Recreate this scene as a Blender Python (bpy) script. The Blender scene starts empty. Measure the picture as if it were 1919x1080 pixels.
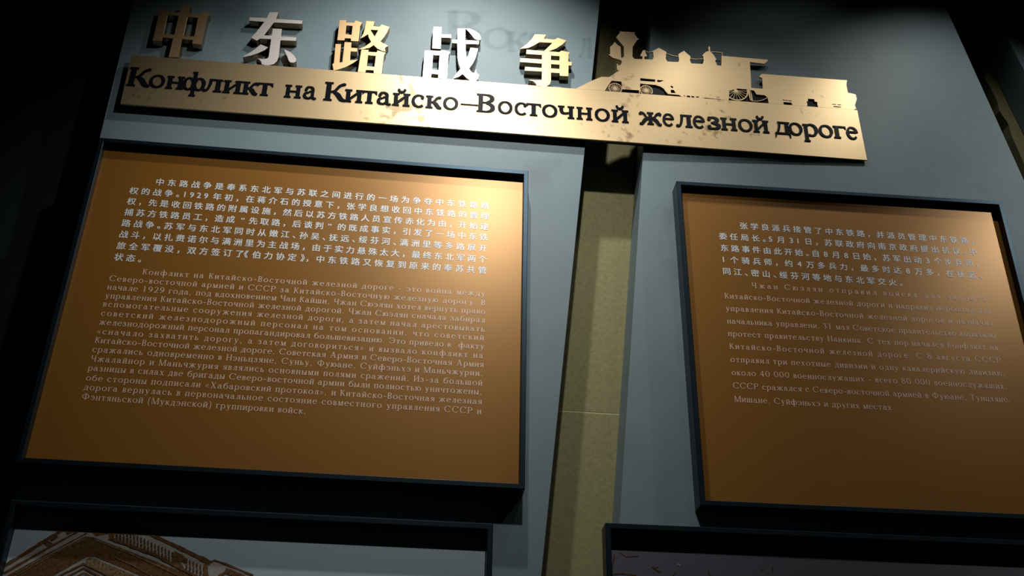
import bpy, math, random
from mathutils import Vector
from mathutils.geometry import tessellate_polygon
random.seed(7)
S = bpy.context.scene
COL = S.collection
EYE = 1.55                                    # camera height above the floor

# ------------------------------------------------------------------ camera
F_PX, YAW, PITCH, ROLL = 2000.1, 0.0989280, 0.5213268, 0.0189367
cy, sy, cp, sp = math.cos(YAW), math.sin(YAW), math.cos(PITCH), math.sin(PITCH)
FWD = Vector((sy*cp, cy*cp, sp)); R0 = Vector((cy, -sy, 0)); U0 = R0.cross(FWD)
RIGHT = math.cos(ROLL)*R0 + math.sin(ROLL)*U0
UP = -math.sin(ROLL)*R0 + math.cos(ROLL)*U0
CAM = Vector((0, 0, EYE))
cd = bpy.data.cameras.new('camera'); cam = bpy.data.objects.new('camera', cd); COL.objects.link(cam)
cd.sensor_width = 36; cd.lens = F_PX/1919*36; cd.clip_start = .01
from mathutils import Matrix
m = Matrix((RIGHT, UP, -FWD)).transposed().to_4x4(); m.translation = CAM
cam.matrix_world = m
S.camera = cam

# ------------------------------------------------------------------ world and light
w = bpy.data.worlds.new('world'); S.world = w; w.use_nodes = True
w.node_tree.nodes['Background'].inputs[0].default_value = (.5, .62, .7, 1)
w.node_tree.nodes['Background'].inputs[1].default_value = .002
S.view_settings.view_transform = 'Standard'; S.view_settings.look = 'None'
S.view_settings.gamma = 1; S.view_settings.exposure = 0
S.view_settings.use_curve_mapping = False
S.cycles.max_bounces = 6; S.cycles.transparent_max_bounces = 48
D = 1.85736                                   # frame fronts stand this far from the camera
WALL = D + .041                               # face of the slate panels
def spot(name, loc, target, watt, deg, blend, col=(1, .98, .92), size=.02):
    l = bpy.data.lights.new(name, 'SPOT'); l.energy = watt; l.spot_size = math.radians(deg); l.spot_blend = blend
    l.color = col; l.shadow_soft_size = size
    o = bpy.data.objects.new(name, l); COL.objects.link(o); o.location = loc
    o.rotation_euler = (Vector(target)-Vector(loc)).to_track_quat('-Z', 'Y').to_euler()
    return o
spot('ceiling_spot_left', (.08, WALL-.52, EYE+2.24), (.00, WALL, EYE+.88), 38, 98, 1.)
spot('ceiling_spot_middle', (.66, WALL-.40, EYE+2.10), (.72, WALL, EYE+.78), 4.5, 84, 1., size=.035)
spot('ceiling_spot_right', (1.28, WALL-.46, EYE+2.16), (1.18, WALL, EYE+.92), 10, 98, 1.)
spot('track_spot_left', (.20, WALL-1.0, EYE+1.96), (.00, WALL, EYE+1.28), 33, 80, 1.)
spot('added_plaque_spot', (1.00, WALL-1.0, EYE+2.45), (.84, WALL, EYE+1.56), 3.5, 38, 1.)  # added lamp: narrow cone gives glare on the plaque's right end only
spot('track_spot_right', (1.94, WALL-1.0, EYE+1.98), (1.70, WALL, EYE+1.12), 24, 76, 1.)

# ------------------------------------------------------------------ materials
def mat(name, col, rough=.5, metal=0., tint=(1, 1, 1), spec=.5, noise=None, bump=None, coat=0., stretch=(1, 1, 1), aniso=0., smudge=None):
    """noise=(scale, amount, second colour); bump=(scale, strength, distance)"""
    M = bpy.data.materials.new(name); M.use_nodes = True; nt = M.node_tree; b = nt.nodes['Principled BSDF']
    b.inputs['Base Color'].default_value = (*col, 1); b.inputs['Roughness'].default_value = rough
    b.inputs['Metallic'].default_value = metal; b.inputs['Specular IOR Level'].default_value = spec
    b.inputs['Coat Weight'].default_value = coat; b.inputs['Coat Roughness'].default_value = .12
    b.inputs['Anisotropic'].default_value = aniso; b.inputs['Specular Tint'].default_value = (*tint, 1)
    tc = nt.nodes.new('ShaderNodeTexCoord'); mp = nt.nodes.new('ShaderNodeMapping'); mp.inputs['Scale'].default_value = stretch
    nt.links.new(tc.outputs['Object'], mp.inputs[0])
    def nz(scale, det=6):
        n = nt.nodes.new('ShaderNodeTexNoise'); n.inputs['Scale'].default_value = scale; n.inputs['Detail'].default_value = det
        nt.links.new(mp.outputs[0], n.inputs['Vector']); return n
    if noise:
        n = nz(noise[0]); r = nt.nodes.new('ShaderNodeValToRGB')
        r.color_ramp.elements[0].position = .5-noise[1]/2; r.color_ramp.elements[1].position = .5+noise[1]/2
        r.color_ramp.elements[0].color = (*noise[2], 1); r.color_ramp.elements[1].color = (*col, 1)
        nt.links.new(n.outputs[0], r.inputs[0]); nt.links.new(r.outputs[0], b.inputs['Base Color'])
    if bump:
        n = nz(bump[0]); bp = nt.nodes.new('ShaderNodeBump'); bp.inputs['Strength'].default_value = bump[1]; bp.inputs['Distance'].default_value = bump[2]
        nt.links.new(n.outputs[0], bp.inputs['Height']); nt.links.new(bp.outputs[0], b.inputs['Normal'])
    if smudge:                                       # (scale, from, to, darkness): worn grey marks
        n = nz(smudge[0], 9); r = nt.nodes.new('ShaderNodeValToRGB'); r.color_ramp.elements[0].position = smudge[1]; r.color_ramp.elements[1].position = smudge[2]
        d = smudge[3]; r.color_ramp.elements[0].color = (1, 1, 1, 1); r.color_ramp.elements[1].color = (d, d, d, 1)
        mx = nt.nodes.new('ShaderNodeMix'); mx.data_type = 'RGBA'; mx.blend_type = 'MULTIPLY'; mx.inputs[0].default_value = 1
        src = b.inputs['Base Color'].links[0].from_socket
        nt.links.new(n.outputs[0], r.inputs[0]); nt.links.new(src, mx.inputs[6]); nt.links.new(r.outputs[0], mx.inputs[7]); nt.links.new(mx.outputs[2], b.inputs['Base Color'])
    return M
M_SLATE = mat('slate_paint', (.20, .272, .305), .55, spec=.4, noise=(9, .5, (.17, .235, .265)), bump=(260, .25, .0006), smudge=(3.2, .62, .74, .62))
M_KHAKI = mat('khaki_stone', (.32, .295, .15), .8, spec=.2, noise=(120, .5, (.24, .22, .11)), bump=(300, .3, .0008))
M_GROOVE = mat('joint_filler', (.62, .60, .33), .8, spec=.2)
M_DARK = mat('dark_wall_board', (.012, .02, .022), .7, spec=.2, noise=(12, .6, (.009, .015, .017)))
M_FRAME = mat('blue_black_frame_metal', (.020, .038, .055), .40, metal=.8, spec=.6)
M_POSTER = mat('copper_brown_print', (.34, .146, .022), .37, metal=.22, tint=(1, .86, .62), spec=1., noise=(3, .8, (.32, .135, .020)))
M_WHITE = mat('white_print', (.92, .96, 1.), .42, spec=1.)
M_PINK = mat('pale_pink_print', (.95, .72, .60), .42, spec=1.)
M_STEEL = mat('polished_letter_edge', (.34, .24, .15), .28, metal=1)
M_BLACK = mat('black_letter_paint', (.006, .007, .010), .30, spec=.08)
M_FLOOR = mat('dark_floor', (.03, .03, .03), .4, noise=(6, .6, (.02, .02, .02)))
M_CEIL = mat('black_ceiling', (.01, .01, .01), .9)

def brass(name, col, dirt, rough=.36, metal=.85):
    M = mat(name, col, rough, metal=metal, bump=(60, .10, .0004), stretch=(1, 1, 30))
    nt = M.node_tree; b = nt.nodes['Principled BSDF']; tc = nt.nodes['Texture Coordinate']
    # handling marks: small dark blotches where two noises agree
    a = nt.nodes.new('ShaderNodeTexNoise'); a.inputs['Scale'].default_value = 7; a.inputs['Detail'].default_value = 2
    c = nt.nodes.new('ShaderNodeTexNoise'); c.inputs['Scale'].default_value = 55; c.inputs['Detail'].default_value = 5
    ml = nt.nodes.new('ShaderNodeMath'); ml.operation = 'MULTIPLY'
    rp = nt.nodes.new('ShaderNodeValToRGB'); rp.color_ramp.elements[0].position = .345; rp.color_ramp.elements[1].position = .44
    rp.color_ramp.elements[1].color = (dirt, dirt, dirt, 1); rp.color_ramp.elements[0].color = (0, 0, 0, 1)
    mx = nt.nodes.new('ShaderNodeMix'); mx.data_type = 'RGBA'
    mx.inputs[6].default_value = (*col, 1); mx.inputs[7].default_value = (.22, .16, .10, 1)
    for n in (a, c): nt.links.new(tc.outputs['Object'], n.inputs['Vector'])
    nt.links.new(a.outputs[0], ml.inputs[0]); nt.links.new(c.outputs[0], ml.inputs[1])
    nt.links.new(ml.outputs[0], rp.inputs[0]); nt.links.new(rp.outputs[0], mx.inputs[0]); nt.links.new(mx.outputs[2], b.inputs['Base Color'])
    return M
M_BRASS = brass('brushed_brass', (.60, .45, .26), .85, .44)
M_BRASS2 = brass('brushed_brass_letter', (.80, .55, .29), .3, .47)
M_GLARE = brass('pale_glare_letter', (.95, .88, .84), .3, .46, .6)  # paler metal colour paints in the glare caught by tilted letters

# ------------------------------------------------------------------ geometry helpers
class Plane:
    """A vertical surface: u runs along it, v is height, off is the distance out towards the room."""
    def __init__(s, x, y, phi):
        s.o = Vector((x, y, 0)); s.e = Vector((math.cos(phi), math.sin(phi), 0)); s.n = Vector((math.sin(phi), -math.cos(phi), 0))
    def p(s, u, v, off=0.): return s.o + s.e*u + Vector((0, 0, v)) + s.n*off
    def pix(s, px, py, off=0.):
        d = FWD + RIGHT*((px-960)/F_PX) + UP*((540-py)/F_PX)
        t = ((s.o + s.n*off) - CAM).dot(s.n)/d.dot(s.n); q = CAM + d*t - s.o
        return (q.dot(s.e), q.z)
    def trace(s, pts, off=0., x0=0, y0=0, k=1.): return [s.pix(x0+x/k, y0+y/k, off) for x, y in pts]
PL = Plane(0, WALL, 0)                                   # left panel face, sign, outer panels
PHI = -0.0256
PR = Plane(0.541215, WALL, PHI)                          # right panel is turned a little

def link(name, verts, faces, m, parent=None, smooth=False, mats=None, mi=None):
    me = bpy.data.meshes.new(name); me.from_pydata([tuple(v) for v in verts], [], faces); me.update()
    for x in (mats or [m]): me.materials.append(x)
    if mi: me.polygons.foreach_set('material_index', mi)
    o = bpy.data.objects.new(name, me); COL.objects.link(o)
    if parent: o.parent = parent; o.matrix_parent_inverse = Matrix.Translation(-parent.location)
    return o
def tag(o, label=None, cat=None, group=None, kind=None):
    if label: o['label'] = label
    if cat: o['category'] = cat
    if group: o['group'] = group
    if kind: o['kind'] = kind
    return o
def empty(name, loc, label, cat, group=None):
    o = bpy.data.objects.new(name, None); COL.objects.link(o); o.location = loc; o.empty_display_size = .05
    return tag(o, label, cat, group)
def area(p): return sum(p[i-1][0]*p[i][1]-p[i][0]*p[i-1][1] for i in range(len(p)))/2
class Geo:
    def __init__(s): s.v = []; s.f = []; s.mi = []
    def add(s, P, loops, o1, o0=None, side=0):
        """filled outline(s) on plane P: flat at o1, or a solid from o1 (front) back to o0"""
        loops = [list(l) for l in loops]
        for i, l in enumerate(loops):
            if (area(l) > 0) != (i == 0): l.reverse()
        tri = tessellate_polygon([[Vector((x, y, 0)) for x, y in l] for l in loops])
        flat = [p for l in loops for p in l]; n = len(flat); b = len(s.v)
        s.v += [P.p(x, y, o1) for x, y in flat]
        for t in tri:
            a_ = area([flat[i] for i in t]); t = tuple(t) if a_ > 0 else tuple(reversed(t))
            s.f.append(tuple(b+i for i in t)); s.mi.append(0)
        if o0 is not None:
            s.v += [P.p(x, y, o0) for x, y in flat]
            for t in tri:
                a_ = area([flat[i] for i in t]); t = tuple(t) if a_ < 0 else tuple(reversed(t))
                s.f.append(tuple(b+n+i for i in t)); s.mi.append(side)
            k = 0
            for l in loops:
                for i in range(len(l)):
                    j = (i+1) % len(l); s.f.append((b+k+j, b+k+i, b+n+k+i, b+n+k+j)); s.mi.append(side)
                k += len(l)
        return s
    def build(s, name, m, parent=None, mats=None): return link(name, s.v, s.f, m, parent, mats=mats, mi=s.mi if mats else None)
def box(name, x0, x1, y0, y1, z0, z1, m, parent=None):
    v = [(x, y, z) for x in (x0, x1) for y in (y0, y1) for z in (z0, z1)]
    return link(name, v, [(0, 1, 3, 2), (4, 6, 7, 5), (0, 4, 5, 1), (2, 3, 7, 6), (0, 2, 6, 4), (1, 5, 7, 3)], m, parent)
def quadline(a, b, w0, w1=None):
    w1 = w0 if w1 is None else w1; dx, dy = b[0]-a[0], b[1]-a[1]; L = math.hypot(dx, dy) or 1; nx, ny = -dy/L/2, dx/L/2
    return [(a[0]+nx*w0, a[1]+ny*w0), (b[0]+nx*w1, b[1]+ny*w1), (b[0]-nx*w1, b[1]-ny*w1), (a[0]-nx*w0, a[1]-ny*w0)]

# ------------------------------------------------------------------ the room
tag(box('floor', -3, 4, -2, WALL+.4, -.1, 0, M_FLOOR), kind='structure')
tag(box('ceiling', -3, 4, -2, WALL+.4, EYE+2.75, EYE+2.85, M_CEIL), kind='structure')
wall = tag(box('wall_back', -3, 4, WALL+.13, WALL+.4, 0, EYE+2.75, M_DARK), kind='structure')
BACK = -.10                                              # face of the stone tiles behind the slate panels
zj = PL.pix(1100, 773, BACK)[1]                          # the joint seen between the panels
TH = .84
def tile(x0, x1, z0, z1, jag=None):
    g = Geo(); g.add(PL, [jag or [(x0, z0), (x1, z0), (x1, z1), (x0, z1)]], BACK, BACK-.03)
    return g.build('stone_tile', M_KHAKI, wall)
for k in range(-2, 3):
    z0, z1 = zj+k*TH+.0015, zj+(k+1)*TH-.0015
    if z1 < .1: continue
    tile(.02, .62, max(z0, .02), z1)
g = Geo(); g.add(PL, [[(.02, .02), (.62, .02), (.62, zj+3*TH), (.02, zj+3*TH)]], BACK-.0006, BACK-.028)
g.build('joint_filler', M_GROOVE, wall)
jag = [(735, -60), (750, 0), (790, 70), (815, 120), (830, 180), (852, 205), (880, 262), (905, 300), (935, 365), (940, 408), (962, 440), (1000, 520), (1008, 560), (1055, 630), (1072, 690), (1131, 825), (1190, 960), (1215, 1040)]
jp = PL.trace(jag, BACK, 1500, 0, 2.7)
while jp[-1][1] > .25: jp.append((jp[-1][0]+random.uniform(.004, .016), jp[-1][1]-.07))
tile(0, 0, 0, 0, jag=jp+[(2.2, jp[-1][1]), (2.2, jp[0][1])])
# far dark boards left of the panels, one joint seen at the frame edge
zb = PL.pix(14, 746, -.112)[1]
g = Geo(); g.add(PL, [[(-2.2, .05), (-.80, .05), (-.80, zb-.0015), (-2.2, zb-.0015)]], -.112, -.13); g.build('wall_board', M_DARK, wall)
g = Geo(); g.add(PL, [[(-2.2, zb+.0015), (-.80, zb+.0015), (-.80, zb+1.9), (-2.2, zb+1.9)]], -.112, -.13); g.build('wall_board', M_DARK, wall)

# ------------------------------------------------------------------ slate panels
def line_at(p, q, v):                                    # point on the line p-q at height v
    t = (v-p[1])/(q[1]-p[1]); return (p[0]+t*(q[0]-p[0]), v)
def panel(P, l, r, label, top=EYE+2.2, bot=.25):
    a, b = P.pix(*l[0]), P.pix(*l[1]); c, d = P.pix(*r[0]), P.pix(*r[1])
    poly = [line_at(a, b, bot), line_at(c, d, bot), line_at(c, d, top), line_at(a, b, top)]
    g = Geo(); g.add(P, [poly], 0, -.0985)
    o = g.build('wall_panel', M_SLATE); bv = o.modifiers.new('bevel', 'BEVEL'); bv.width = .0015; bv.segments = 2
    return tag(o, label, 'panel', 'slate panels along the wall')
left_panel = panel(PL, [(250, 0), (190, 247)], [(1125, 0), (1015, 1080)], 'broad blue-grey wall panel behind the left text board, lit brightest near its top')
right_panel = panel(PR, [(1224, 0), (1162, 970)], [(1767, 0), (1919, 337)], 'blue-grey wall panel behind the right text board, right of the narrow stone gap')
far_panel = panel(PL, [(1861, 18), (1919, 130)], [(2600, 0), (3000, 500)], 'dark blue-grey panel cut off by the top right corner of the picture')

# ------------------------------------------------------------------ frames
def framed(P, name, tl, tr, br, bl, label, cat, face, dep, rec, m_print, board, off=.041):
    """corners are (u, v) of the outer front edge"""
    cx = (tl[0]+br[0])/2; cz = bl[1]
    e = empty(name, P.p(cx, cz, 0), label, cat)
    out = [bl, br, tr, tl]
    def inset(d): return [(bl[0]+d, bl[1]+d), (br[0]-d, br[1]+d), (tr[0]-d, tr[1]-d), (tl[0]+d, tl[1]-d)]
    c = .0009
    rings = [(inset(0), off-dep), (inset(0), off-c), (inset(c), off), (inset(face-c), off), (inset(face), off-c), (inset(face), off-rec-.006), (inset(.004), off-rec-.006), (inset(.004), off-dep)]
    for i in range(4):
        j = (i+1) % 4; v = []; f = []; n = len(rings)
        for k in (i, j):
            for r, o_ in rings: v.append(P.p(r[k][0], r[k][1], o_))
        for q in range(n):
            q2 = (q+1) % n; f.append((q, q2, n+q2, n+q))
        f.append(tuple(range(n-1, -1, -1))); f.append(tuple(range(n, 2*n)))
        link('frame_rail', v, f, M_FRAME, e)
    g = Geo(); g.add(P, [inset(face+.0002)], off-rec, off-rec-.004)
    b = g.build(board, m_print, e)
    g = Geo(); g.add(P, [inset(face+.002)], .008, 0); g.build('backing', M_FRAME, e)
    return e, b
def outer(P, *px): return [P.pix(x, y, .041) for x, y in px]
def rectify(q):                                          # tl, tr, br, bl -> upright rectangle of mean sides
    l = (q[0][0]+q[3][0])/2; r = (q[1][0]+q[2][0])/2; t = (q[0][1]+q[1][1])/2; b = (q[2][1]+q[3][1])/2
    return [(l, t), (r, t), (r, b), (l, b)]
OFF = .041; REC = .017
q = rectify(outer(PL, (187, 259), (991, 319), (984, 919), (28, 865)))
board_l, poster_l = framed(PL, 'text_board', *q, 'black-framed copper-brown text board on the left, brightly lit at its top right', 'sign', .010, OFF, REC, M_POSTER, 'printed_board')
w_ = .715718*0+.735717; 
u0, v0 = PR.pix(1268, 339, OFF); v1 = PR.pix(1314, 947, OFF)[1]
q = [(u0, v0), (u0+.7357, v0), (u0+.7357, v1), (u0, v1)]
board_r, poster_r = framed(PR, 'text_board', *q, 'black-framed copper-brown text board on the right with the shorter text', 'sign', .010, OFF, REC, M_POSTER, 'printed_board')
u0, v0 = PL.pix(20, 940, OFF); u1, v1 = PL.pix(925, 980, OFF)
v0 = (v0+v1)/2
M_SKY = mat('faded_photo_sky', (.58, .72, .82), .42, noise=(40, .7, (.54, .68, .78)))
M_SKY2 = mat('faded_photo_sky_lilac', (.27, .27, .34), .42, noise=(30, .7, (.24, .24, .31)))
photo_l, print_l = framed(PL, 'framed_photograph', (u0, v0), (u1, v0), (u1, v0-.62), (u0, v0-.62), 'black-framed sepia photograph of a classical roof below the left text board', 'picture', .010, OFF, .024, M_SKY, 'photo_print')
u0, v0 = PR.pix(1135, 980, OFF)
photo_r, print_r = framed(PR, 'framed_photograph', (u0, v0), (u0+.86, v0), (u0+.86, v0-.60), (u0, v0-.60), 'black-framed lilac-grey photograph with twigs below the right text board', 'picture', .010, OFF, .024, M_SKY2, 'photo_print')

# ------------------------------------------------------------------ serif letters drawn from strokes
class Pen:
    def __init__(s, st, ha, sl, tt): s.st, s.ha, s.sl, s.tt = st, ha, sl, tt; s.p = []
    def q(s, *pts): s.p.append(list(pts))
    def rect(s, x0, y0, x1, y1): s.q((x0, y0), (x1, y0), (x1, y1), (x0, y1))
    def V(s, x, y0, y1, bot='b', top='b', w=None):
        h = (w or s.st)/2; s.rect(x-h, y0, x+h, y1)
        for y, fl, up in ((y0, bot, 1), (y1, top, -1)):
            if not fl: continue
            a = x-h-(s.sl if fl in 'bl' else 0); b = x+h+(s.sl if fl in 'br' else 0); t = s.tt
            s.rect(a, min(y, y+up*t), b, max(y, y+up*t))
            if fl in 'bl': s.q((x-h-s.sl*.35, y+up*t), (x-h+1, y+up*t), (x-h+1, y+up*(t+s.sl*.45)))
            if fl in 'br': s.q((x+h+s.sl*.35, y+up*t), (x+h-1, y+up*t), (x+h-1, y+up*(t+s.sl*.45)))
    def L(s, x0, y0, x1, y1, w, w1=None): s.p.append(quadline((x0, y0), (x1, y1), w, w1))
    def A(s, cx, cy, rx, ry, a0, a1, ws=None, wh=None, n=None):
        ws = ws or s.st; wh = wh or s.ha; n = n or max(5, int(abs(a1-a0)/20)); pr = None
        for i in range(n+1):
            a = math.radians(a0+(a1-a0)*i/n); c, d = math.cos(a), math.sin(a)
            w = wh+(ws-wh)*abs(c)**1.4; nl = math.hypot(c*ry, d*rx); nx, ny = c*ry/nl*w/2, d*rx/nl*w/2
            x, y = cx+rx*c, cy+ry*d; cur = ((x+nx, y+ny), (x-nx, y-ny))
            if pr: s.q(pr[0], cur[0], cur[1], pr[1])
            pr = cur
    def C(s, pts, ws):                                   # smooth stroke through points with widths
        P_ = [];
        for i in range(len(pts)-1):
            p0 = pts[max(i-1, 0)]; p1 = pts[i]; p2 = pts[i+1]; p3 = pts[min(i+2, len(pts)-1)]
            for k in range(4):
                t = k/4; f = lambda a, b, c, d: .5*((2*b)+(-a+c)*t+(2*a-5*b+4*c-d)*t*t+(-a+3*b-3*c+d)*t**3)
                P_.append((f(p0[0], p1[0], p2[0], p3[0]), f(p0[1], p1[1], p2[1], p3[1]), ws[i]+(ws[i+1]-ws[i])*t))
        P_.append((*pts[-1], ws[-1])); pr = None
        for i, (x, y, w) in enumerate(P_):
            a = P_[max(i-1, 0)]; b = P_[min(i+1, len(P_)-1)]; dx, dy = b[0]-a[0], b[1]-a[1]; l = math.hypot(dx, dy) or 1
            nx, ny = -dy/l*w/2, dx/l*w/2; cur = ((x+nx, y+ny), (x-nx, y-ny))
            if pr: s.q(pr[0], cur[0], cur[1], pr[1])
            pr = cur
    def dot(s, x, y, r): s.q(*[(x+r*math.cos(i*math.pi/4), y+r*math.sin(i*math.pi/4)) for i in range(8)])

def glyph(ch, st=78, ha=37, sl=52, tt=24, X=450, H=662):
    g = Pen(st, ha, sl, tt); h = st/2; b = h+sl*.75; D_ = -205
    k = (st-72)*.9                                       # widening for bold
    hb = max(ha, tt)
    def ret(w): return g.p, w
    if ch == 'о': g.A(230+k, X/2, 180+k*.9, X/2+6-ha/2, 0, 360); return ret(460+2*k)
    if ch == 'с': g.A(220+k, X/2, 172+k*.8, X/2+6-ha/2, 48, 315); g.dot(330+k*1.4, X-95, h*.95+8); return ret(410+1.6*k)
    if ch == 'е': g.A(220+k, X/2, 172+k*.8, X/2+6-ha/2, 5, 318); g.rect(60+k, X*.52, 395+1.6*k, X*.52+ha+4); return ret(430+1.6*k)
    if ch == 'э': g.A(190, X/2, 172+k*.8, X/2+6-ha/2, -138, 135); g.rect(120, X*.5, 350+k, X*.5+ha+4); g.dot(72, X-90, h*.8+6); return ret(410+1.4*k)
    if ch == 'а':
        x = 300+k; g.V(x, 50, X*.72, '', ''); g.A(195+k*.6, X*.72, 105+k*.4, X*.28-ha/2+6, 0, 150); g.dot(85+k*.3, X*.74, h*.9+8)
        g.A(175+k*.5, 125, 125+k*.3, 128-ha/2, 85, 300); g.L(180+k*.5, 248, x, 290, ha+4); g.L(225+k*.5, 12+ha/2, x, 90, ha+14); g.C([(x, 70), (x+h+25, 14), (x+h+80, 40)], [st, ha+8, ha]); return ret(430+1.5*k)
    if ch == 'б': g.A(240+k, X/2-5, 180+k*.9, X/2-ha/2, 0, 360); g.C([(62+k*.3, 220), (85, 430), (190, 560), (330, 590), (400, 665)], [st, st*.9, st*.9, st*.8, ha]); return ret(470+2*k)
    if ch in 'вВ':
        U = X if ch == 'в' else H; r = 130 if ch == 'в' else 175; x = b+10; g.V(x, 0, U, 'l', 'l')
        for (c0, c1, rr) in ((U*.53, U, r*.88), (0, U*.53, r)):
            e = x+h+r*.45; g.rect(x, c0, e, c0+hb) if c0 == 0 else g.rect(x, c0-hb/2, e, c0+hb/2)
            if c1 == U: g.rect(x, U-hb, e, U)
            g.A(e, (c0+c1)/2, rr+k*.25-h*.3, (c1-c0)/2-ha/2, -90, 90)
        return ret(x+h+r*1.45+k*.5+ (40 if ch == 'в' else 60))
    if ch == 'г': x = b+10; g.V(x, 0, X, 'b', 'l'); g.rect(x, X-hb, x+h+210+k*.4, X); g.q((x+h+170+k*.4, X-hb), (x+h+210+k*.4, X-hb), (x+h+215+k*.4, X-120)); return ret(x+h+235+k*.4)
    if ch == 'д':
        x = 350+k; g.V(x, 0, X, '', 'r'); g.C([(175, X), (160, 250), (90, 20)], [ha+k*.5]*3); g.rect(120, X-hb, x, X)
        g.rect(20, 0, x+h+45, hb+4); g.q((20, hb), (20, -130), (40, -130), (75, 0)); g.q((x+h+45, hb), (x+h+45, -130), (x+h+25, -130), (x+h-10, 0)); return ret(x+h+65)
    if ch in 'жЖ':
        x = 330+k*1.2; g.V(x, 0, X, 'b', 'b')
        for sg in (-1, 1):
            g.C([(x, 225), (x+sg*(110+k*.3), 270), (x+sg*(180+k*.6), X-60), (x+sg*(270+k), X-h*.5-6)], [ha, ha+10, ha+20, st*.8]); g.dot(x+sg*(262+k), X-h-4, h*.75+4)
            g.C([(x+sg*40, 240), (x+sg*(150+k*.4), 160), (x+sg*(225+k*.8), tt/2), (x+sg*(295+k), tt/2)], [ha+8, st, st*.8, tt])
        return ret(660+2.4*k)
    if ch in 'зэЗ3':
        U = X if ch == 'з' else H; r = 120+k*.4
        g.A(165, U*.75, r-10, U*.25-ha/2+4, -90, 140); g.A(170, U*.26, r+22, U*.26-ha/2+4, -140, 90); g.rect(115, U*.51-hb/2, 180, U*.51+hb/2); g.dot(75, U*.79, h*.8+6); g.dot(70, U*.2, h*.8+6); return ret(380+k)
    if ch in 'ийИ':
        U = X if ch != 'И' else H; x0, x1 = b+10, b+10+(255 if U == X else 370)+k*1.3; g.V(x0, 0, U); g.V(x1, 0, U); g.L(x0, 60, x1, U-60, ha+k*.35+4)
        if ch == 'й': g.A((x0+x1)/2, U+130, 88, 82, 195, 345, ha+6, st*.75); g.dot((x0+x1)/2-84, U+122, h*.6+8); g.dot((x0+x1)/2+84, U+122, h*.6+8)
        return ret(x1+b+10)
    if ch in 'кК':
        U = X if ch == 'к' else H; f = 1 if ch == 'к' else 1.35; x = b+10; g.V(x, 0, U); e = x+h
        g.C([(e-8, U*.47), (e+70*f, U*.55), (e+130*f+k*.4, U*.82), (e+205*f+k*.5, U-h*.7-4)], [ha+6, ha+14, st*.65, st*.75]); g.dot(e+200*f+k*.5, U-h*.8-6, h*.7+6)
        g.C([(e+40*f, U*.5), (e+120*f, U*.36), (e+175*f+k*.6, U*.1), (e+250*f+k*.8, tt*.5)], [ha+8, st, st*.95, tt]); return ret(e+255*f+k*.8)
    if ch in 'л':
        x = 340+k; g.V(x, 0, X, 'b', 'r'); g.rect(150, X-hb, x, X); g.C([(185+k*.3, X-5), (170+k*.2, 220), (130, 60), (60, 30)], [ha+k*.5+6, ha+k*.4+6, ha+10, st*.8]); g.dot(58, 42, h*.6+10); return ret(x+b+10)
    if ch in 'мМ':
        U = X if ch == 'м' else H; W_ = 350 if ch == 'м' else 540; x0 = b+5; x1 = x0+W_; g.V(x0, 0, U, 'b', 'l', ha); g.V(x1, 0, U, 'b', 'r'); c = (x0+x1)/2-10
        g.L(x0+10, U, c, 0, st); g.L(x1-h+10, U-4, c, 0, ha+4); return ret(x1+b+5)
    if ch in 'нНпП':
        U = X if ch in 'нп' else H; x0, x1 = b+10, b+10+(255 if U == X else 370)+k*1.2; g.V(x0, 0, U, 'b', 'b' if ch in 'нН' else 'l'); g.V(x1, 0, U, 'b', 'b' if ch in 'нН' else 'r')
        y = U*.5 if ch in 'нН' else U-hb/2; g.rect(x0, y-hb/2, x1, y+hb/2); return ret(x1+b+10)
    if ch in 'рР':
        if ch == 'р': x = b+5; g.V(x, D_, X-15, 'b', 'l'); g.A(x+150+k*.6, X/2, 155+k*.7, X/2+6-ha/2, -125, 135); return ret(x+360+1.6*k)
        x = b+10; g.V(x, 0, H, 'b', 'l'); e = x+190; g.rect(x, H-hb, e, H); g.rect(x, H*.46, e, H*.46+ha); g.A(e, H*.73, 150, H*.27-ha/2, -90, 90); return ret(x+400)
    if ch in 'тТ':
        U = X if ch == 'т' else H; f = 1 if ch == 'т' else 1.35; x = 205*f+k*.4; r = 175*f+k*.4; g.V(x, 0, U, 'b', ''); g.rect(x-r, U-hb-2, x+r, U)
        for sg in (-1, 1): g.q((x+sg*r, U), (x+sg*(r+8), U-125*f), (x+sg*(r-8), U-125*f), (x+sg*(r-55-k*.3), U-hb))
        return ret(2*x)
    if ch == 'у': g.L(95, X-6, 245, 10, st); g.C([(375, X), (245, 60), (190, -110), (90, -165)], [ha, ha, ha, ha+16]); g.dot(85, -150, h); g.rect(15, X-tt, 175, X); g.rect(290, X-tt, 430, X); return ret(440)
    if ch in 'фФ':
        if ch == 'ф': x = 330+k*1.3; g.V(x, D_, H, 'b', 'l'); [g.A(x+sg*(140+k*.5), X/2, 125+k*.5, X/2+4-ha/2, 0, 360) for sg in (-1, 1)]; return ret(2*x)
        x = 370; g.V(x, 0, H); g.A(x, H/2, 290, H*.34, 0, 360); return ret(740)
    if ch in 'хХ':
        U = X if ch == 'х' else H; f = 1 if ch == 'х' else 1.45; g.L(85*f, U-8, 340*f, 8, st); g.L(345*f, U-8, 80*f, 8, ha)
        for a_, b_ in ((10, 165), (265, 415)): g.rect(a_*f, 0, b_*f, tt); g.rect(a_*f, U-tt, b_*f, U)
        return ret(430*f)
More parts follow.
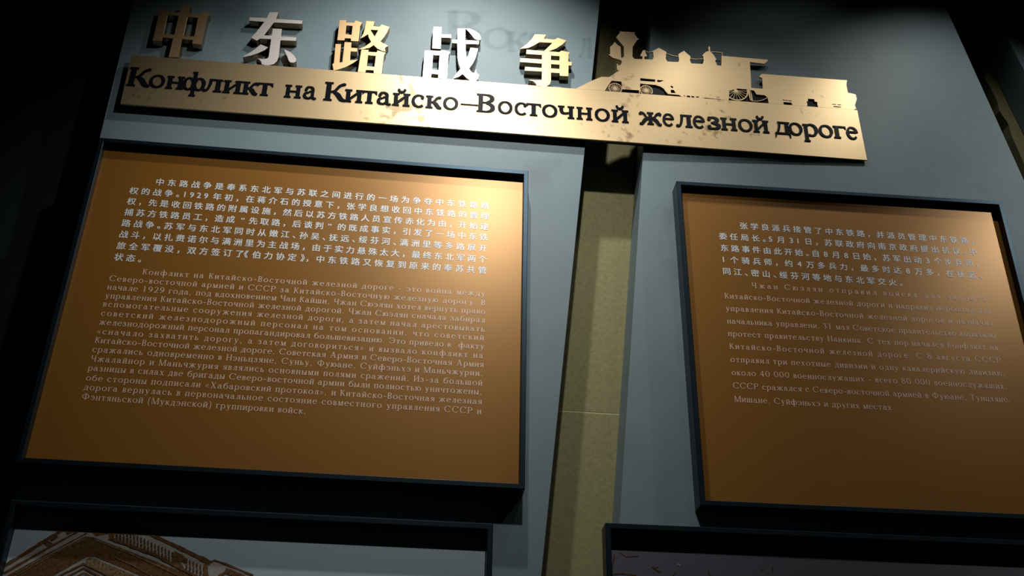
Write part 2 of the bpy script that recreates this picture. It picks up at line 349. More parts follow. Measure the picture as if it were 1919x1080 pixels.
    if ch in 'цЦшщ':
        x0 = b+10; n = 2 if ch in 'цЦ' else 3; d = 250 if n == 2 else 215
        for i in range(n): g.V(x0+i*d, 0, X, '', 'b')
        xe = x0+(n-1)*d; g.rect(x0-h-sl if n else 0, 0, xe+h+(sl if ch in 'ш' else 60), hb+2)
        if ch != 'ш': g.q((xe+h+30, hb), (xe+h+60, hb), (xe+h+60, -140), (xe+h+42, -140))
        return ret(xe+b+30)
    if ch in 'чЧ':
        U = X if ch == 'ч' else H; f = 1 if ch == 'ч' else 1.35; x0, x1 = b+5, b+5+245*f+k; g.V(x1, 0, U); g.V(x0, U*.6, U, '', 'b'); g.C([(x0, U*.66), (x0+30, U*.46), (x0+130, U*.4), (x1, U*.5)], [st, st*.8, ha+10, ha+6]); return ret(x1+b+5)
    if ch in 'ьъы':
        x = b+10+(90 if ch == 'ъ' else 0); g.V(x, 0, X, 'l', 'b'); e = x+h+85; g.rect(x, 0, e, hb); g.rect(x, X*.52, e, X*.52+ha); g.A(e, X*.27, 105, X*.27-ha/2+2, -90, 90)
        if ch == 'ъ': g.rect(20, X-hb, x, X)
        if ch == 'ы': g.V(x+340, 0, X); return ret(x+340+b+10)
        return ret(x+h+245)
    if ch == 'ю': x = b+10; g.V(x, 0, X); g.A(x+h+235, X/2, 150, X/2+4-ha/2, 0, 360); g.rect(x, X*.5-ha/2, x+h+90, X*.5+ha/2+4); return ret(x+h+425)
    if ch == 'я': x = 320; g.V(x, 0, X, 'r', 'r'); g.rect(190, X-hb, x, X); g.rect(190, X*.46, x, X*.46+ha); g.A(190, X*.74, 110, X*.26-ha/2, 90, 270); g.L(215, X*.46, 90, 10, ha+18); g.rect(20, 0, 110, tt); return ret(x+b+5)
    if ch in 'С': g.A(340, H/2, 290, H/2+10-ha/2, 38, 322); g.L(585, H-10, 580, H-200, ha); return ret(660)
    if ch == 'Э': g.A(290, H/2, 290, H/2+10-ha/2, -142, 142); g.rect(200, H*.5, 560, H*.5+ha); g.L(62, H-10, 66, H-190, ha); return ret(640)
    if ch == 'А': g.L(350, H, 130, 10, ha); g.L(345, H+10, 560, 10, st); g.rect(190, 210, 490, 210+ha); g.rect(30, 0, 230, tt); g.rect(450, 0, 670, tt); return ret(700)
    if ch == '0': g.A(250, H/2, 185, H/2-ha/2, 0, 360); return ret(500)
    if ch == '1': g.V(260, 0, H, 'b', ''); g.L(130, H-90, 250, H-15, ha+6); return ret(500)
    if ch == '2': g.A(235, H*.74, 150, H*.26-ha/2, -35, 165); g.C([(355, H*.58), (270, H*.33), (70, 30)], [st, st*.8, ha+8]); g.rect(55, 0, 430, 58); return ret(500)
    if ch == '4': g.V(330, 0, H, '', ''); g.L(320, H-10, 50, 200, ha+4); g.rect(40, 165, 450, 165+ha+26); return ret(500)
    if ch == '5': g.rect(140, H-60, 410, H); g.L(150, H-20, 110, H*.52, ha+6); g.A(220, H*.29, 175, H*.29, -120, 120); return ret(500)
    if ch == '8': g.A(250, H*.76, 130, H*.24-ha/2, 0, 360); g.A(250, H*.27, 170, H*.27-ha/2, 0, 360); return ret(500)
    if ch == '9': g.A(245, H*.66, 165, H*.34-ha/2, 0, 360); g.C([(415, H*.66), (370, H*.3), (240, 70), (90, 5)], [st, st*.9, st*.6, ha]); return ret(500)
    if ch == '.': g.dot(110, 45, 48); return ret(240)
    if ch == ',': g.dot(110, 45, 48); g.L(135, 40, 80, -120, 40, 14); return ret(250)
    if ch == '-': g.rect(40, 195, 290, 195+ha+24); return ret(330)
    if ch == '—': g.rect(0, 210, 800, 250); return ret(800)
    if ch in '«»':
        for o_ in (0, 150):
            if ch == '«': g.L(180+o_, 390, 60+o_, 225, ha); g.L(60+o_, 225, 180+o_, 60, ha)
            else: g.L(60+o_, 390, 180+o_, 225, ha); g.L(180+o_, 225, 60+o_, 60, ha)
        return ret(400)
    if ch in '()': c = 1 if ch == '(' else -1; g.C([(150+c*85, 680), (150-c*20, 520), (150-c*60, 250), (150-c*20, -30), (150+c*85, -180)], [ha, st*.7, st*.8, st*.7, ha]); return ret(300)
    return [], 240
CACHE = {}
def gl(ch):
    if ch not in CACHE: CACHE[ch] = glyph(ch)
    return CACHE[ch]
def ru_line(P, text, a, b, off, em, m, parent):
    """a, b: baseline start and end (u, v); letters are tracked to fill the line"""
    ws = [gl(c)[1]*em/1000 for c in text]; L = math.hypot(b[0]-a[0], b[1]-a[1]); tr = (L-sum(ws))/(len(text)-1)
    dx, dy = (b[0]-a[0])/L, (b[1]-a[1])/L; s = 0; v = []; f = []
    for c, w in zip(text, ws):
        for ip, poly in enumerate(gl(c)[0]):
            k0 = len(v)
            if area(poly) < 0: poly = poly[::-1]
            for x, y in poly: t = s+x*em/1000; v.append(P.p(a[0]+dx*t, a[1]+dy*t+y*em/1000, off+ip*.000006))
            f.append(tuple(range(k0, k0+len(poly))))
        s += w+tr
    return link('text_line', v, f, m, parent)

RU_L = [("Конфликт на Китайско-Восточной железной дороге - это война между", 266.9, 514.4, 909.8, 555.6),
 ("Северо-восточной армией и СССР за Китайско-Восточную железную дорогу. В", 204.4, 526.7, 909.8, 573),
 ("начале 1929 года, под вдохновением Чан Кайши, Чжан Сюэлян хотел вернуть право", 200.6, 542.8, 909.8, 589.1),
 ("управления Китайско-Восточной железной дорогой. Чжан Сюэлян сначала забирал", 196.4, 558.9, 909.3, 605.2),
 ("вспомогательные сооружения железной дороги, а затем начал арестовывать", 192.8, 574.7, 908.5, 622.1),
 ("советский железнодорожный персонал на том основании, что советский", 188.9, 591.9, 907.4, 638.3),
 ("железнодорожный персонал пропагандировал большевизацию. Это привело к  факту", 185, 608.6, 907.9, 654.9),
 ("«сначало захватить дорогу, а затем договориться» и вызвало конфликт на", 181.1, 626.1, 905.8, 671.8),
 ("Китайско-Восточной железной дороге. Советская Армия и Северо-Восточная Армия", 177.5, 642.8, 906.6, 688.7),
 ("сражались одновременно в Нэньцзяне, Суньу, Фуюане, Суйфэньхэ и Маньчжурии.", 172.8, 660, 905.2, 705.4),
 ("Чжалайнор и Маньчжурия являлись основными полями сражений. Из-за большой", 169.7, 677.5, 904.4, 723.4),
 ("разницы в силах две бригады Северо-восточной армии были полностью уничтожены,", 164.4, 695, 903.9, 740.3),
 ("обе стороны подписали «Хабаровский протокол», и Китайско-Восточная железная", 160.6, 713.6, 903.4, 758.3),
 ("дорога вернулась в первоначальное состояние совместного управления СССР и", 156.1, 731.1, 902.5, 776.5),
 ("Фэнтяньской (Мукдэнской) группировки войск.", 152.2, 748.9, 573.7, 776.5)]
RU_R = [("Чжан Сюэлян отправил войска для захвата", 1410, 539.8, 1850, 565),
 ("Китайско-Восточной железной дороги и направил персонал для", 1358.9, 559.3, 1857, 588),
 ("управления Китайско-Восточной железной дорогой и назначил", 1360.7, 582.6, 1862, 610.5),
 ("начальника управлени. 31 мая Советское правительство выразило", 1363.3, 606.4, 1867, 633.8),
 ("протест правительству Нанкина. С тех пор начался Конфликт на", 1365.1, 630, 1872.5, 657),
 ("Китайско-Восточной железной дороге. С 8 августа СССР", 1368, 653.9, 1877.5, 680.5),
 ("отправил три пехотные дивизии и одну кавалерийскую дивизию,", 1369.8, 678.5, 1884.5, 705),
 ("около 40 000 военнослужащих - всего 80 000 военнослужащих,", 1371.9, 703.2, 1888.7, 729.5),
 ("СССР сражался с Северо-восточной армией в Фуюане, Тунцзяне,", 1374.5, 727.8, 1895, 754.5),
 ("Мишане, Суйфэньхэ и других местах.", 1377, 753.2, 1677.5, 769.5)]
PO = OFF-REC+.0004                                        # print lies on the board
for P, rows, par in ((PL, RU_L, poster_l), (PR, RU_R, poster_r)):
    for t, x0, y0, x1, y1 in rows: ru_line(P, t, P.pix(x0, y0, PO), P.pix(x1, y1, PO), PO, .0192, M_PINK, par)

# ------------------------------------------------------------------ chinese print (Blender's own font)
CJ = {}
def cjk(ch, bold):
    if (ch, bold) in CJ: return CJ[ch, bold]
    c = bpy.data.curves.new('glyph', 'FONT'); c.body = ch; c.resolution_u = 2
    o = bpy.data.objects.new('glyph', c); COL.objects.link(o)
    me = bpy.data.meshes.new_from_object(o.evaluated_get(bpy.context.evaluated_depsgraph_get()))
    vs, fs = [tuple(v.co[:2]) for v in me.vertices], [tuple(p.vertices) for p in me.polygons]; n = len(vs)
    sh = ((-bold, -bold), (bold, -bold), (bold, bold), (-bold, bold))   # four shifted strokes make the bold face
    r = ([(x+a, y+b) for a, b in sh for x, y in vs], [tuple(i+q*n for i in f_) for q in range(4) for f_ in fs])
    bpy.data.objects.remove(o); bpy.data.curves.remove(c); bpy.data.meshes.remove(me)
    CJ[ch, bold] = r; return r
HALF = {'，': (.27, .59), '。': (.28, .30), '、': (.27, .32), '“': (.57, .43), '”': (.43, .57), '《': (.05, .40), '》': (.40, .15)}
def cj_line(P, text, a, b, off, em, parent, last=-1):
    """a, b: centres of the first character and of character `last`"""
    pos = []; s = 0; pv = None
    for ch in text:
        if ch == ' ': s += .16; continue
        l, r = HALF.get(ch, (.30, .31) if ch in '0123456789' else (.5, .5))
        if pv is not None: s += pv+l
        pos.append((ch, s)); pv = r
    tot = pos[last][1]; v = []; f = []
    for ch, t in pos:
        vs, fs = cjk(ch, .014); k = len(v); u0 = a[0]+(b[0]-a[0])*t/tot; v0 = a[1]+(b[1]-a[1])*t/tot
        xs = [q[0] for q in vs]; cx = (min(xs)+max(xs))/2 if (ch in HALF or ch.isdigit()) else .5
        sc = em*(1.02 if ch.isdigit() else 1)
        v += [P.p(u0+(x-cx)*sc, v0+(y-(.35 if ch.isdigit() else .38))*sc, off+(i*4//len(vs))*.00003) for i, (x, y) in enumerate(vs)]; f += [tuple(i+k for i in q) for q in fs]
    link('text_line', v, f, M_WHITE, parent)
CJ_L = [("中东路战争是奉系东北军与苏联之间进行的一场为争夺中东铁路路", 300.4, 341.2, 909.5, 385.3, -1),
 ("权的战争。1929 年初，在蒋介石的授意下，张学良想收回中东铁路的管理", 251.5, 357.6, 908.9, 404.8, -1),
 ("权，先是收回铁路的附属设施，然后以苏方铁路人员宣传赤化为由，开始逮", 247.1, 377.4, 908.1, 424.6, -1),
 ("捕苏方铁路员工，造成“先取路，后谈判”的既成事实，引发了一场中东铁", 242.2, 397.8, 906.9, 444.4, -1),
 ("路战争。苏军与东北军同时从嫩江、孙吴、抚远、绥芬河、满洲里等多路展开", 237, 418.4, 905.5, 465.1, -1),
 ("战斗，以扎赉诺尔与满洲里为主战场，由于实力悬殊太大，最终东北军两个", 232.3, 439.2, 905, 485.9, -1),
 ("旅全军覆没，双方签订了《伯力协定》，中东铁路又恢复到原来的奉苏共管", 227.7, 460.6, 904.6, 506.5, -1),
 ("状态。", 223.2, 482, 245.5, 483.8, 1)]
CJ_R = [("张学良派兵接管了中东铁路，并派员管理中东铁路，", 1394.1, 423.5, 1807.3, 450.6, -2),
 ("委任局长。5 月 31 日，苏联政府向南京政府提出抗议。中", 1355.4, 442.8, 1823.6, 472.4, -1),
 ("东路事件由此开始。自 8 月 8 日始，苏军出动 3 个步兵师，", 1358.2, 464.9, 1816.2, 493.4, -2),
 ("1 个骑兵师，约 4 万多兵力，最多时达 8 万多，在抚远、", 1356.2, 486.2, 1821.7, 515.5, -2),
 ("同江、密山、绥芬河等地与东北军交火。", 1362.3, 508.6, 1673, 529.3, -2)]
for P, rows, par in ((PL, CJ_L, poster_l), (PR, CJ_R, poster_r)):
    for t, x0, y0, x1, y1, la in rows: cj_line(P, t, P.pix(x0, y0, PO), P.pix(x1, y1, PO), PO, .0182, par, la)

# ------------------------------------------------------------------ brass title plaque
SF = .020                                                # front of the plaque and of the characters
T = lambda pts, x0=0, y0=0, k=1.: PL.trace(pts, SF, x0, y0, k)
TLp, TRp, BRp, BLp = T([(247, 103), (1607, 206.5), (1625.5, 300), (226, 194.5)])
sign = empty('title_plaque', PL.p(BLp[0], BLp[1], 0), 'long brushed brass plaque with black Russian title and a steam train cut-out', 'sign')
c3 = lambda pts: T(pts, 1040, 20, 6.353)
c4 = lambda pts: T(pts, 1320, 60, 4.)
g = Geo(); g.add(PL, [[BLp, BRp, TRp, TLp]], SF, SF-.004)
o = g.build('plaque', M_BRASS, sign)
def inset_poly():                                        # dark box behind the thin front plate
    a, b, c, d = T([(232, 191), (1619, 295), (1600, 211), (252, 108)])
    return [a, b, c, d]
g = Geo(); g.add(PL, [inset_poly()], SF-.0041, .0001); g.build('backing_box', M_FRAME, sign)
outline = c3([(255, 934), (440, 835), (555, 788), (650, 790), (770, 710), (748, 712), (742, 690), (740, 635), (750, 632), (756, 655), (790, 640), (800, 608), (785, 588), (690, 560), (640, 522), (662, 518), (660, 430), (690, 408), (716, 372), (748, 408), (785, 428), (790, 555), (803, 562), (826, 545), (824, 430), (742, 328), (730, 318), (780, 258), (770, 246), (960, 258), (946, 272), (985, 325), (1005, 335), (985, 345), (928, 430), (925, 548), (950, 575), (1046, 578), (1046, 545), (1018, 535), (1045, 480), (1058, 468), (1072, 470), (1100, 542), (1068, 545), (1068, 578), (1163, 582), (1178, 555), (1172, 495), (1162, 482), (1240, 442), (1328, 490), (1322, 575), (1342, 605), (1470, 612), (1482, 590), (1474, 525), (1468, 520), (1538, 478), (1618, 546), (1610, 590), (1625, 628), (1760, 635), (1775, 600), (1770, 548), (1758, 532), (1800, 490), (1835, 480), (1828, 440), (1838, 420), (1850, 440), (1850, 478)])
outline += c4([(50, 148), (78, 180), (92, 205), (82, 215), (98, 250), (129, 252), (131, 178), (480, 208), (472, 222), (450, 238), (343, 225), (350, 330), (353, 420), (440, 425), (436, 345), (412, 335), (432, 314), (450, 315), (930, 352), (1072, 362), (1066, 395), (1078, 455), (1136, 468), (1145, 502), (1130, 550), (1141, 575), (1130, 622), (1150, 640)])
e0 = TRp; sl_ = (TRp[1]-TLp[1])/(TRp[0]-TLp[0])
outline[0] = (outline[0][0], TLp[1]+sl_*(outline[0][0]-TLp[0]))
outline.append((TRp[0]-.001, TRp[1]))
def topv(u): return TLp[1]+sl_*(u-TLp[0])
def clip(poly): return [(x, max(y, topv(x)+.0004)) for x, y in poly]
outline = clip(outline)
holes = [clip(c3(h_)) for h_ in (
 [(597, 975), (640, 885), (680, 833), (795, 845), (806, 935), (1004, 948), (1008, 1010)],
 [(1018, 803), (1196, 820), (1196, 848), (1018, 835)], [(1220, 825), (1308, 830), (1250, 852), (1220, 848)],
 [(1018, 868), (1200, 885), (1262, 905), (1300, 930), (1320, 960), (1350, 992), (1480, 1003), (1515, 1060), (1016, 1060)],
 [(1375, 895), (1410, 900), (1410, 925), (1385, 915)], [(1380, 942), (1420, 945), (1442, 982), (1385, 980)],
 [(1528, 1008), (1552, 1012), (1556, 1030)], [(1568, 1010), (1612, 1014), (1616, 1036), (1578, 1033)], [(1624, 1016), (1660, 1019), (1664, 1038), (1632, 1036)], [(1674, 1020), (1726, 1023), (1700, 1040)])]
holes += [clip(c4(h_)) for h_ in (
 [(2, 492), (158, 510), (156, 520), (2, 505)],
 [(190, 440), (250, 424), (328, 430), (334, 470), (345, 510), (365, 512), (358, 470), (348, 436), (375, 440), (392, 468), (455, 474), (476, 492), (487, 560), (190, 560)],
 [(588, 507), (626, 511), (626, 516), (588, 513)], [(631, 512), (656, 515), (656, 520), (631, 518)], [(594, 524), (655, 530), (663, 558), (598, 552)],
 [(778, 500), (825, 503), (828, 520), (850, 526), (848, 545), (857, 572), (772, 565), (775, 545), (768, 520), (778, 518)],
 [(961, 539), (990, 542), (990, 547), (961, 545)], [(1000, 542), (1028, 545), (1028, 550), (1000, 548)], [(970, 555), (1024, 560), (1026, 567), (970, 563)], [(968, 572), (1030, 577), (1032, 586), (966, 580)])]
g = Geo(); g.add(PL, [outline]+holes, SF, SF-.004); train = g.build('train_silhouette', M_BRASS, sign)
train['label'] = 'cut-out outline of an old steam locomotive and tender'
g = Geo()                                                # dark boxes behind the body of the train and the tender
g.add(PL, [clip(c3([(700, 990), (655, 880), (690, 800), (850, 640), (1380, 650), (1780, 690)])+c4([(120, 265), (335, 235), (335, 425), (480, 440), (492, 560)]))], SF-.0041, .0001)
g.build('backing_box', M_BLACK, sign)
g = Geo(); g.add(PL, [clip(c4([(465, 335), (1050, 380), (1060, 470), (1110, 490), (1122, 640), (520, 600)]))], SF-.0041, .0001)
g.build('backing_box', M_BLACK, sign)
def wheel(cx, cy_, k, x0, y0, r, n, a0=0, a1=360):
    c = PL.pix(x0+cx/k, y0+cy_/k, SF); g = Geo(); pr = None
    for i in range(29):
        a = math.radians(a0+(a1-a0)*i/28); q = (c[0]+r*math.cos(a), c[1]+r*math.sin(a)); q2 = (c[0]+r*.9*math.cos(a), c[1]+r*.9*math.sin(a))
        if pr and min(q[1], pr[0][1]) > topv(q[0])-.001: g.add(PL, [[pr[0], q, q2, pr[1]]], SF+.0001, SF-.004)
        pr = (q, q2)
    for i in range(n):
        a = math.radians(a0+(a1-a0)*(i+.5)/n); L = r*.93
        while L > 0 and c[1]+L*math.sin(a) < topv(c[0]): L -= .0005
        if L > 0: g.add(PL, [quadline(c, (c[0]+L*math.cos(a), c[1]+L*math.sin(a)), .0013, .0010)], SF+.0002, SF-.004)
    g.add(PL, [[(c[0]+r*.16*math.cos(i*.785), c[1]+r*.16*math.sin(i*.785)) for i in range(8)]], SF+.0003, SF-.004)
    return g.build('wheel', M_BRASS, train)
px = (PL.pix(1041, 100, SF)[0]-PL.pix(1040, 100, SF)[0])  # metres per pixel up here
wheel(722, 925, 6.353, 1040, 20, px*12.6, 16); wheel(1090, 950, 6.353, 1040, 20, px*12.2, 16); wheel(238, 440, 4, 1320, 60, px*23.5, 10, -172, 12)
def cord(q_, w, dep=.003):
    g = Geo()
    for a_, b_ in zip(q_, q_[1:]): g.add(PL, [quadline(a_, b_, w)], SF, SF-dep)
    g.build('cord', M_BRASS, train)
cord(c3([(1072, 470), (1110, 494), (1168, 490)]), .0010); cord(c3([(1322, 505), (1390, 530), (1475, 545)]), .0010); cord(c3([(1612, 570), (1690, 576), (1775, 572)]), .0010)
cord(c4([(48, 148), (135, 153), (137, 180)]), .0012); cord(c4([(345, 432), (352, 515)]), .0014, .004); cord(c4([(355, 515), (400, 518), (445, 508), (480, 488)]), .0014, .004)

# black letters on the plaque
XS = [('К', 236.8, 281), ('о', 278, 307.5), ('н', 310, 343), ('ф', 340, 384), ('л', 379, 415), ('и', 417, 452), ('к', 452.5, 482.5), ('т', 480, 510), ('н', 532.5, 564), ('а', 567.5, 593),
 ('К', 606, 649), ('и', 645, 679.5), ('т', 677.5, 706), ('а', 706, 733), ('й', 735, 768), ('с', 771, 794.5), ('к', 797.5, 828), ('о', 830, 859), ('—', 863, 896), ('В', 893, 928), ('о', 933, 961), ('с', 964.5, 987.5), ('т', 986, 1015), ('о', 1016, 1045.5), ('ч', 1046, 1077), ('н', 1081, 1111), ('о', 1115, 1144), ('й', 1147, 1179),
 ('ж', 1198.5, 1241.7), ('е', 1243, 1265), ('л', 1267.6, 1299), ('е', 1300, 1323), ('з', 1327, 1352.7), ('н', 1352.7, 1383), ('о', 1385, 1412.7), ('й', 1413, 1443),
 ('д', 1454, 1483), ('о', 1480, 1506.5), ('р', 1507.5, 1535.6), ('о', 1536.6, 1564), ('г', 1565, 1589), ('е', 1589, 1611)]
BASE = [(237, 159.5), (606, 187), (910, 210), (1090, 223.7), (1220, 233.2), (1600, 260.5), (1700, 267.7)]
def basey(x):
    for (a, b), (c, d) in zip(BASE, BASE[1:]):
        if x <= c: return b+(d-b)*(x-a)/(c-a)
LF = SF+.0018
xh = abs(PL.pix(650, 166, LF)[1]-PL.pix(650, 189.5, LF)[1])   # x-height in metres
for ch, xa, xb in XS:
    polys, _ = glyph(ch, st=116, ha=52, sl=42, tt=50)
    mn = min(p[0] for q in polys for p in q); mx_ = max(p[0] for q in polys for p in q)
    ym = (xa+xb)/2; ua, va = PL.pix(xa, basey(xa)+.0, LF); ub, vb = PL.pix(xb, basey(xb), LF)
    g = Geo(); v00 = (va+vb)/2; sk = (vb-va)/(ub-ua)
    for ip, poly in enumerate(polys):
        if len(poly) == 4 and (math.dist(poly[0], poly[1]) < 1e-6): continue
        g.add(PL, [[(ua+(x-mn)/(mx_-mn)*(ub-ua), va+sk*((x-mn)/(mx_-mn)*(ub-ua))+y/450*xh) for x, y in poly]], LF+ip*.000012, SF-.0002)
    g.build('letter', M_BLACK, sign)

# ------------------------------------------------------------------ the five standing characters
def character(strokes, x0, y0, k, m, label, parts=None, yaw=0):
    allp = [PL.pix(x0+x/k, y0+y/k, SF) for L in strokes for lp in L for x, y in lp]
    g = Geo()
    for L in strokes:
        g.add(PL, [PL.trace(lp, SF, x0, y0, k) for lp in L], SF, .0005, side=1)
    o = g.build('metal_character', m, mats=[m, M_STEEL]); bv = o.modifiers.new('bevel', 'BEVEL'); bv.width = .0004; bv.limit_method = 'ANGLE'
    return tag(o, label, 'sign letter', 'chinese title characters')
character([[[(270, 148), (425, 150), (418, 196), (605, 208), (628, 68), (790, 75), (755, 228), (942, 240), (955, 190), (1100, 212), (1118, 240), (1075, 290), (970, 750), (812, 737), (828, 678), (648, 660), (590, 974), (415, 964), (490, 650), (318, 630), (300, 694), (146, 685)],
  [(403, 258), (583, 268), (513, 582), (335, 572)], [(740, 288), (910, 300), (850, 612), (668, 602)]]], 270, 0, 9., M_BRASS2,
  'brown-gold metal character 中, the leftmost, touching the plaque top')
character([[[(232, 185), (500, 198), (545, 103), (690, 108), (648, 210), (1062, 235), (1055, 290), (615, 268), (465, 465), (578, 470), (592, 360), (742, 366), (728, 485), (966, 498), (960, 555), (718, 545), (692, 800), (665, 870), (610, 918), (540, 934), (480, 935), (420, 918), (412, 875), (380, 840), (325, 820), (440, 836), (500, 828), (528, 805), (568, 528), (395, 520), (350, 552), (255, 505), (340, 410), (460, 258), (228, 240)]],
  [[(405, 605), (525, 655), (470, 700), (370, 745), (250, 785), (128, 808), (132, 795), (230, 740), (320, 680)]],
  [[(763, 680), (850, 715), (920, 770), (962, 830), (960, 875), (920, 895), (865, 888), (840, 860), (820, 800), (790, 740)]]], 440, 10, 8.307, M_GLARE,
  'metal character 东 coloured pale for glare, second from the left')
character([[[(222, 145), (338, 148), (328, 180), (448, 188), (470, 152), (580, 185), (548, 240), (520, 478), (395, 472), (400, 435), (310, 430), (300, 465), (185, 460)], [(330, 233), (425, 238), (408, 375), (318, 362)]],
  [[(300, 488), (412, 492), (405, 575), (502, 582), (497, 640), (398, 635), (388, 772), (450, 768), (520, 758), (430, 820), (330, 875), (215, 915), (128, 930), (108, 830), (135, 815), (160, 515), (250, 520), (225, 805), (265, 800)]],
  [[(635, 158), (770, 168), (752, 240), (845, 250), (878, 215), (1003, 255), (970, 330), (920, 410), (860, 480), (930, 520), (985, 548), (935, 575), (932, 600), (945, 640), (880, 625), (810, 590), (755, 540), (690, 580), (600, 600), (510, 604), (620, 555), (715, 485), (680, 430), (665, 370), (600, 410), (540, 440), (590, 360), (615, 280)], [(705, 298), (822, 305), (768, 400)]],
  [[(560, 606), (678, 610), (672, 640), (800, 645), (815, 618), (945, 655), (918, 690), (880, 985), (752, 975), (752, 930), (636, 925), (625, 965), (505, 955)], [(668, 695), (785, 705), (765, 872), (650, 862)]]], 610, 20, 8.307, M_BRASS2,
  'gold metal character 路, the middle one of the five')
character([[[(283, 85), (415, 90), (412, 210), (572, 215), (568, 268), (410, 260), (402, 447), (262, 438)]],
  [[(143, 470), (400, 480), (430, 465), (555, 500), (528, 545), (503, 942), (355, 935), (362, 860), (252, 850), (245, 925), (105, 910)], [(278, 545), (382, 552), (365, 790), (262, 782)]],
  [[(675, 113), (802, 115), (800, 305), (1020, 315), (1018, 372), (805, 365), (808, 480), (822, 605), (850, 540), (880, 425), (1008, 440), (970, 580), (930, 670), (860, 768), (910, 830), (945, 840), (975, 765), (985, 840), (1022, 865), (1010, 930), (960, 975), (880, 960), (810, 910), (755, 855), (690, 900), (590, 935), (650, 850), (722, 768), (690, 680), (672, 560), (668, 355), (585, 352), (588, 295), (672, 298)]],
  [[(803, 116), (870, 118), (960, 155), (1030, 205), (1055, 265), (1045, 300), (1000, 304), (950, 285), (900, 220), (850, 165)]]], 780, 40, 8.643, M_GLARE,
  'metal character 战 coloured white for glare, brightest and fourth from the left')
character([[[(370, 122), (552, 130), (515, 195), (690, 208), (740, 180), (880, 225), (820, 285), (720, 350), (585, 400), (765, 412), (800, 388), (935, 415), (915, 450), (912, 565), (968, 572), (965, 630), (915, 628), (912, 802), (775, 795), (770, 752), (630, 742), (630, 880), (615, 930), (560, 965), (480, 970), (405, 965), (385, 920), (340, 880), (270, 868), (300, 862), (480, 865), (485, 725), (205, 710), (212, 650), (480, 668), (485, 598), (130, 570), (137, 508), (485, 530), (485, 458), (230, 440), (235, 372), (520, 395), (655, 262), (445, 250), (350, 305), (260, 345), (135, 358), (240, 280), (320, 200)],
  [(632, 468), (770, 478), (768, 548), (630, 540)], [(632, 605), (770, 615), (768, 685), (630, 675)]]], 960, 50, 8.638, M_BRASS2,
  'gold metal character 争, the rightmost, beside the train')

# ------------------------------------------------------------------ ghost lettering on the left panel
M_GHOST = mat('faint_dark_letters', (.05, .06, .08), .6)  # dark and nearly transparent; stacked offset copies blur the letters
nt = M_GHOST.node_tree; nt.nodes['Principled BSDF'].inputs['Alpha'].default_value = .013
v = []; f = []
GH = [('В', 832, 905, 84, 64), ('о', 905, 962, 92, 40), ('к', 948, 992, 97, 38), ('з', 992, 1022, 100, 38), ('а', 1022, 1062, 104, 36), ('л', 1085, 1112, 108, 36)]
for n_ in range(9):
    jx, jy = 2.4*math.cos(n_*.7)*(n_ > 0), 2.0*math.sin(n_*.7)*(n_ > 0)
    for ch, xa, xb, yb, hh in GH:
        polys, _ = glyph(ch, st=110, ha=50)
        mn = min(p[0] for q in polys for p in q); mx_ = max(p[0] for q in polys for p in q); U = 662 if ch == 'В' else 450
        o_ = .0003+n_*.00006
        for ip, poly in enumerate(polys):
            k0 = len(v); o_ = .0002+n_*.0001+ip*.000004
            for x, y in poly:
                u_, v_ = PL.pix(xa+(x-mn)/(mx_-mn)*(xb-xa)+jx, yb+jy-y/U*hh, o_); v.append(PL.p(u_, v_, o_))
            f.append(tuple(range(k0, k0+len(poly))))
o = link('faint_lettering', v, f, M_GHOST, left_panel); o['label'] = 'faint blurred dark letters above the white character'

# ------------------------------------------------------------------ the sepia photograph below
M_SEPIA = mat('sepia_ink', (.10, .036, .006), .5, noise=(160, .45, (.25, .13, .05)))
M_SEPIA2 = mat('light_sepia_ink', (.40, .30, .17), .45, noise=(260, .3, (.17, .085, .03)))
M_PALE = mat('pale_photo_stone', (.56, .56, .55), .45, noise=(90, .5, (.42, .37, .31)))
def rough_line(pts, w, off, P, x0, y0, k, g, n0):
    """an inked line with a slightly ragged edge"""
    q_ = P.trace(pts, off, x0, y0, k); i = n0
    for a_, b_ in zip(q_, q_[1:]):
        L = math.dist(a_, b_); n = max(1, int(L/.006)); pr = w
        for j in range(n):
            nx = w*random.uniform(.72, 1.25); o_ = off+i*.000003; i += 1
            p1 = (a_[0]+(b_[0]-a_[0])*j/n, a_[1]+(b_[1]-a_[1])*j/n); p2 = (a_[0]+(b_[0]-a_[0])*(j+1.08)/n, a_[1]+(b_[1]-a_[1])*(j+1.08)/n)
            g.add(P, [quadline(p1, p2, pr*.0003, nx*.0003)], o_); pr = nx
    return i
def art(name, P, par, m, polys, lines, off, x0, y0, k, n=1):
    g = Geo(); i = 0
    for p in polys: g.add(P, [P.trace(p, off, x0, y0, k)], off+i*.000003); i += 1
    for pts, w in lines: i = rough_line(pts, w, off, P, x0, y0, k, g, i)
    return g.build(name, m, par)
a0_ = OFF-.024
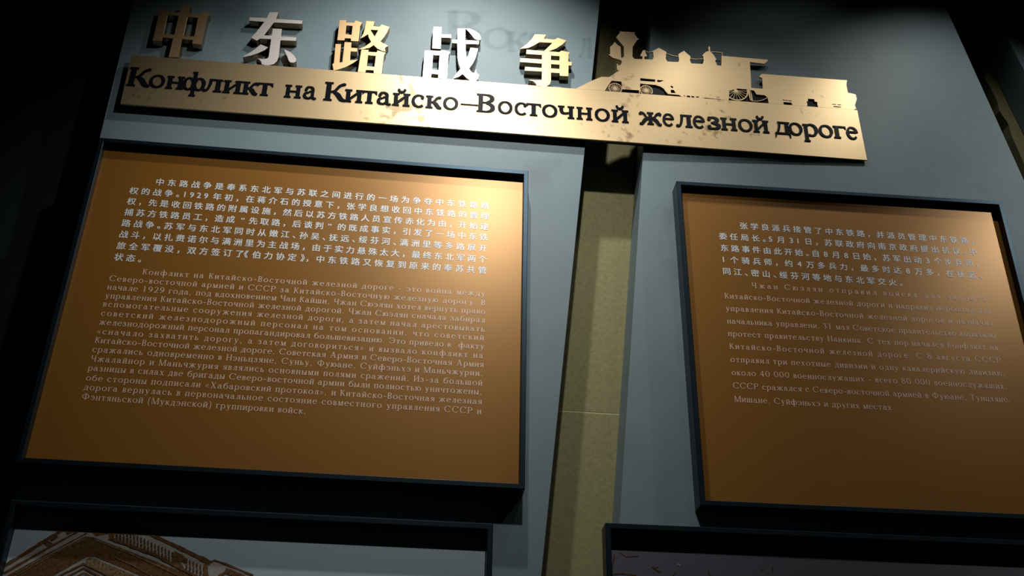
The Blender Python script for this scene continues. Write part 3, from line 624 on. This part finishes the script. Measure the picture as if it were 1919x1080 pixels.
# stone gable mass, then bands and mouldings
art('printed_gable', PL, print_l, M_PALE, [[(20, 900), (330, 700), (640, 520), (700, 480), (840, 505), (1200, 690), (1560, 865), (1600, 848), (1900, 960), (1900, 1500), (-100, 1500), (-60, 1020)]], [], a0_+.0002, 0, 840, 4)
art('printed_cornice', PL, print_l, M_SEPIA, [[(40, 975), (640, 662), (700, 668), (1480, 972), (1700, 1060), (1100, 1060), (1040, 950), (715, 815), (655, 815), (370, 975), (250, 1060), (-60, 1060)],
   [(640, 500), (700, 480), (850, 505), (835, 640), (720, 660), (640, 570)]],
   [([(0, 905), (160, 810), (330, 700), (640, 515)], 20), ([(30, 940), (330, 768), (650, 590)], 13), ([(60, 962), (350, 800), (650, 640)], 8), ([(340, 700), (385, 735)], 26), ([(380, 690), (430, 660)], 22), ([(500, 640), (560, 610)], 22), ([(860, 512), (1160, 660), (1350, 750), (1580, 862)], 24), ([(820, 600), (840, 680)], 22), ([(1300, 790), (1400, 850)], 36), ([(1310, 830), (1370, 900)], 22), ([(1560, 865), (1610, 842), (1700, 872), (1900, 955)], 10), ([(1545, 870), (1548, 965)], 26), ([(1690, 915), (1860, 985)], 26), ([(1640, 960), (1700, 930)], 16),
    ([(420, 972), (630, 868), (840, 972)], 11), ([(490, 975), (630, 900), (770, 975)], 9), ([(560, 975), (630, 935), (700, 975)], 7), ([(820, 675), (1160, 800), (1480, 965)], 16)], a0_+.0005, 0, 840, 4)
art('printed_moulding', PL, print_l, M_SEPIA2, [[(672, 815), (760, 850), (1010, 955), (1020, 990), (850, 970), (650, 880), (655, 830)]], [([(110, 962), (400, 800), (640, 678)], 6), ([(720, 690), (1000, 800), (1340, 955)], 6), ([(860, 820), (1000, 880), (1140, 960)], 5), ([(120, 940), (300, 838)], 8)], a0_+.0010, 0, 840, 4)
bal = []
for i in range(27):
    t = i/26; x = 850+t*680; yt = 572+t*316; yb = 668+t*290
    if 17 < i < 21: continue
    ym = (yt+yb)/2
    bal += [([(x, yt), (x+2, ym-8)], 9), ([(x+2, ym+4), (x+3, yb)], 11)]
art('printed_balustrade', PL, print_l, M_SEPIA, [], bal, a0_+.0010, 0, 840, 4)
tw = [([(78, 478), (70, 520), (62, 600)], 8), ([(100, 470), (130, 490), (185, 488)], 6), ([(60, 570), (110, 566), (170, 574), (200, 600)], 9), ([(245, 535), (262, 548), (285, 560)], 10), ([(255, 545), (275, 535)], 5), ([(500, 560), (515, 590)], 8), ([(735, 552), (750, 545)], 4), ([(1890/2.4, 535), (1900/2.4, 560)], 6), ([(330, 590), (352, 560)], 5)]
for tg in tw: art('printed_twig', PR, print_r, M_SEPIA, [], [tg], a0_+.0004, 1120, 840, 2.402)
art('pale_speck', PR, print_r, M_WHITE, [], [([(362, 522), (372, 528)], 6)], a0_+.0005, 1120, 840, 2.402)
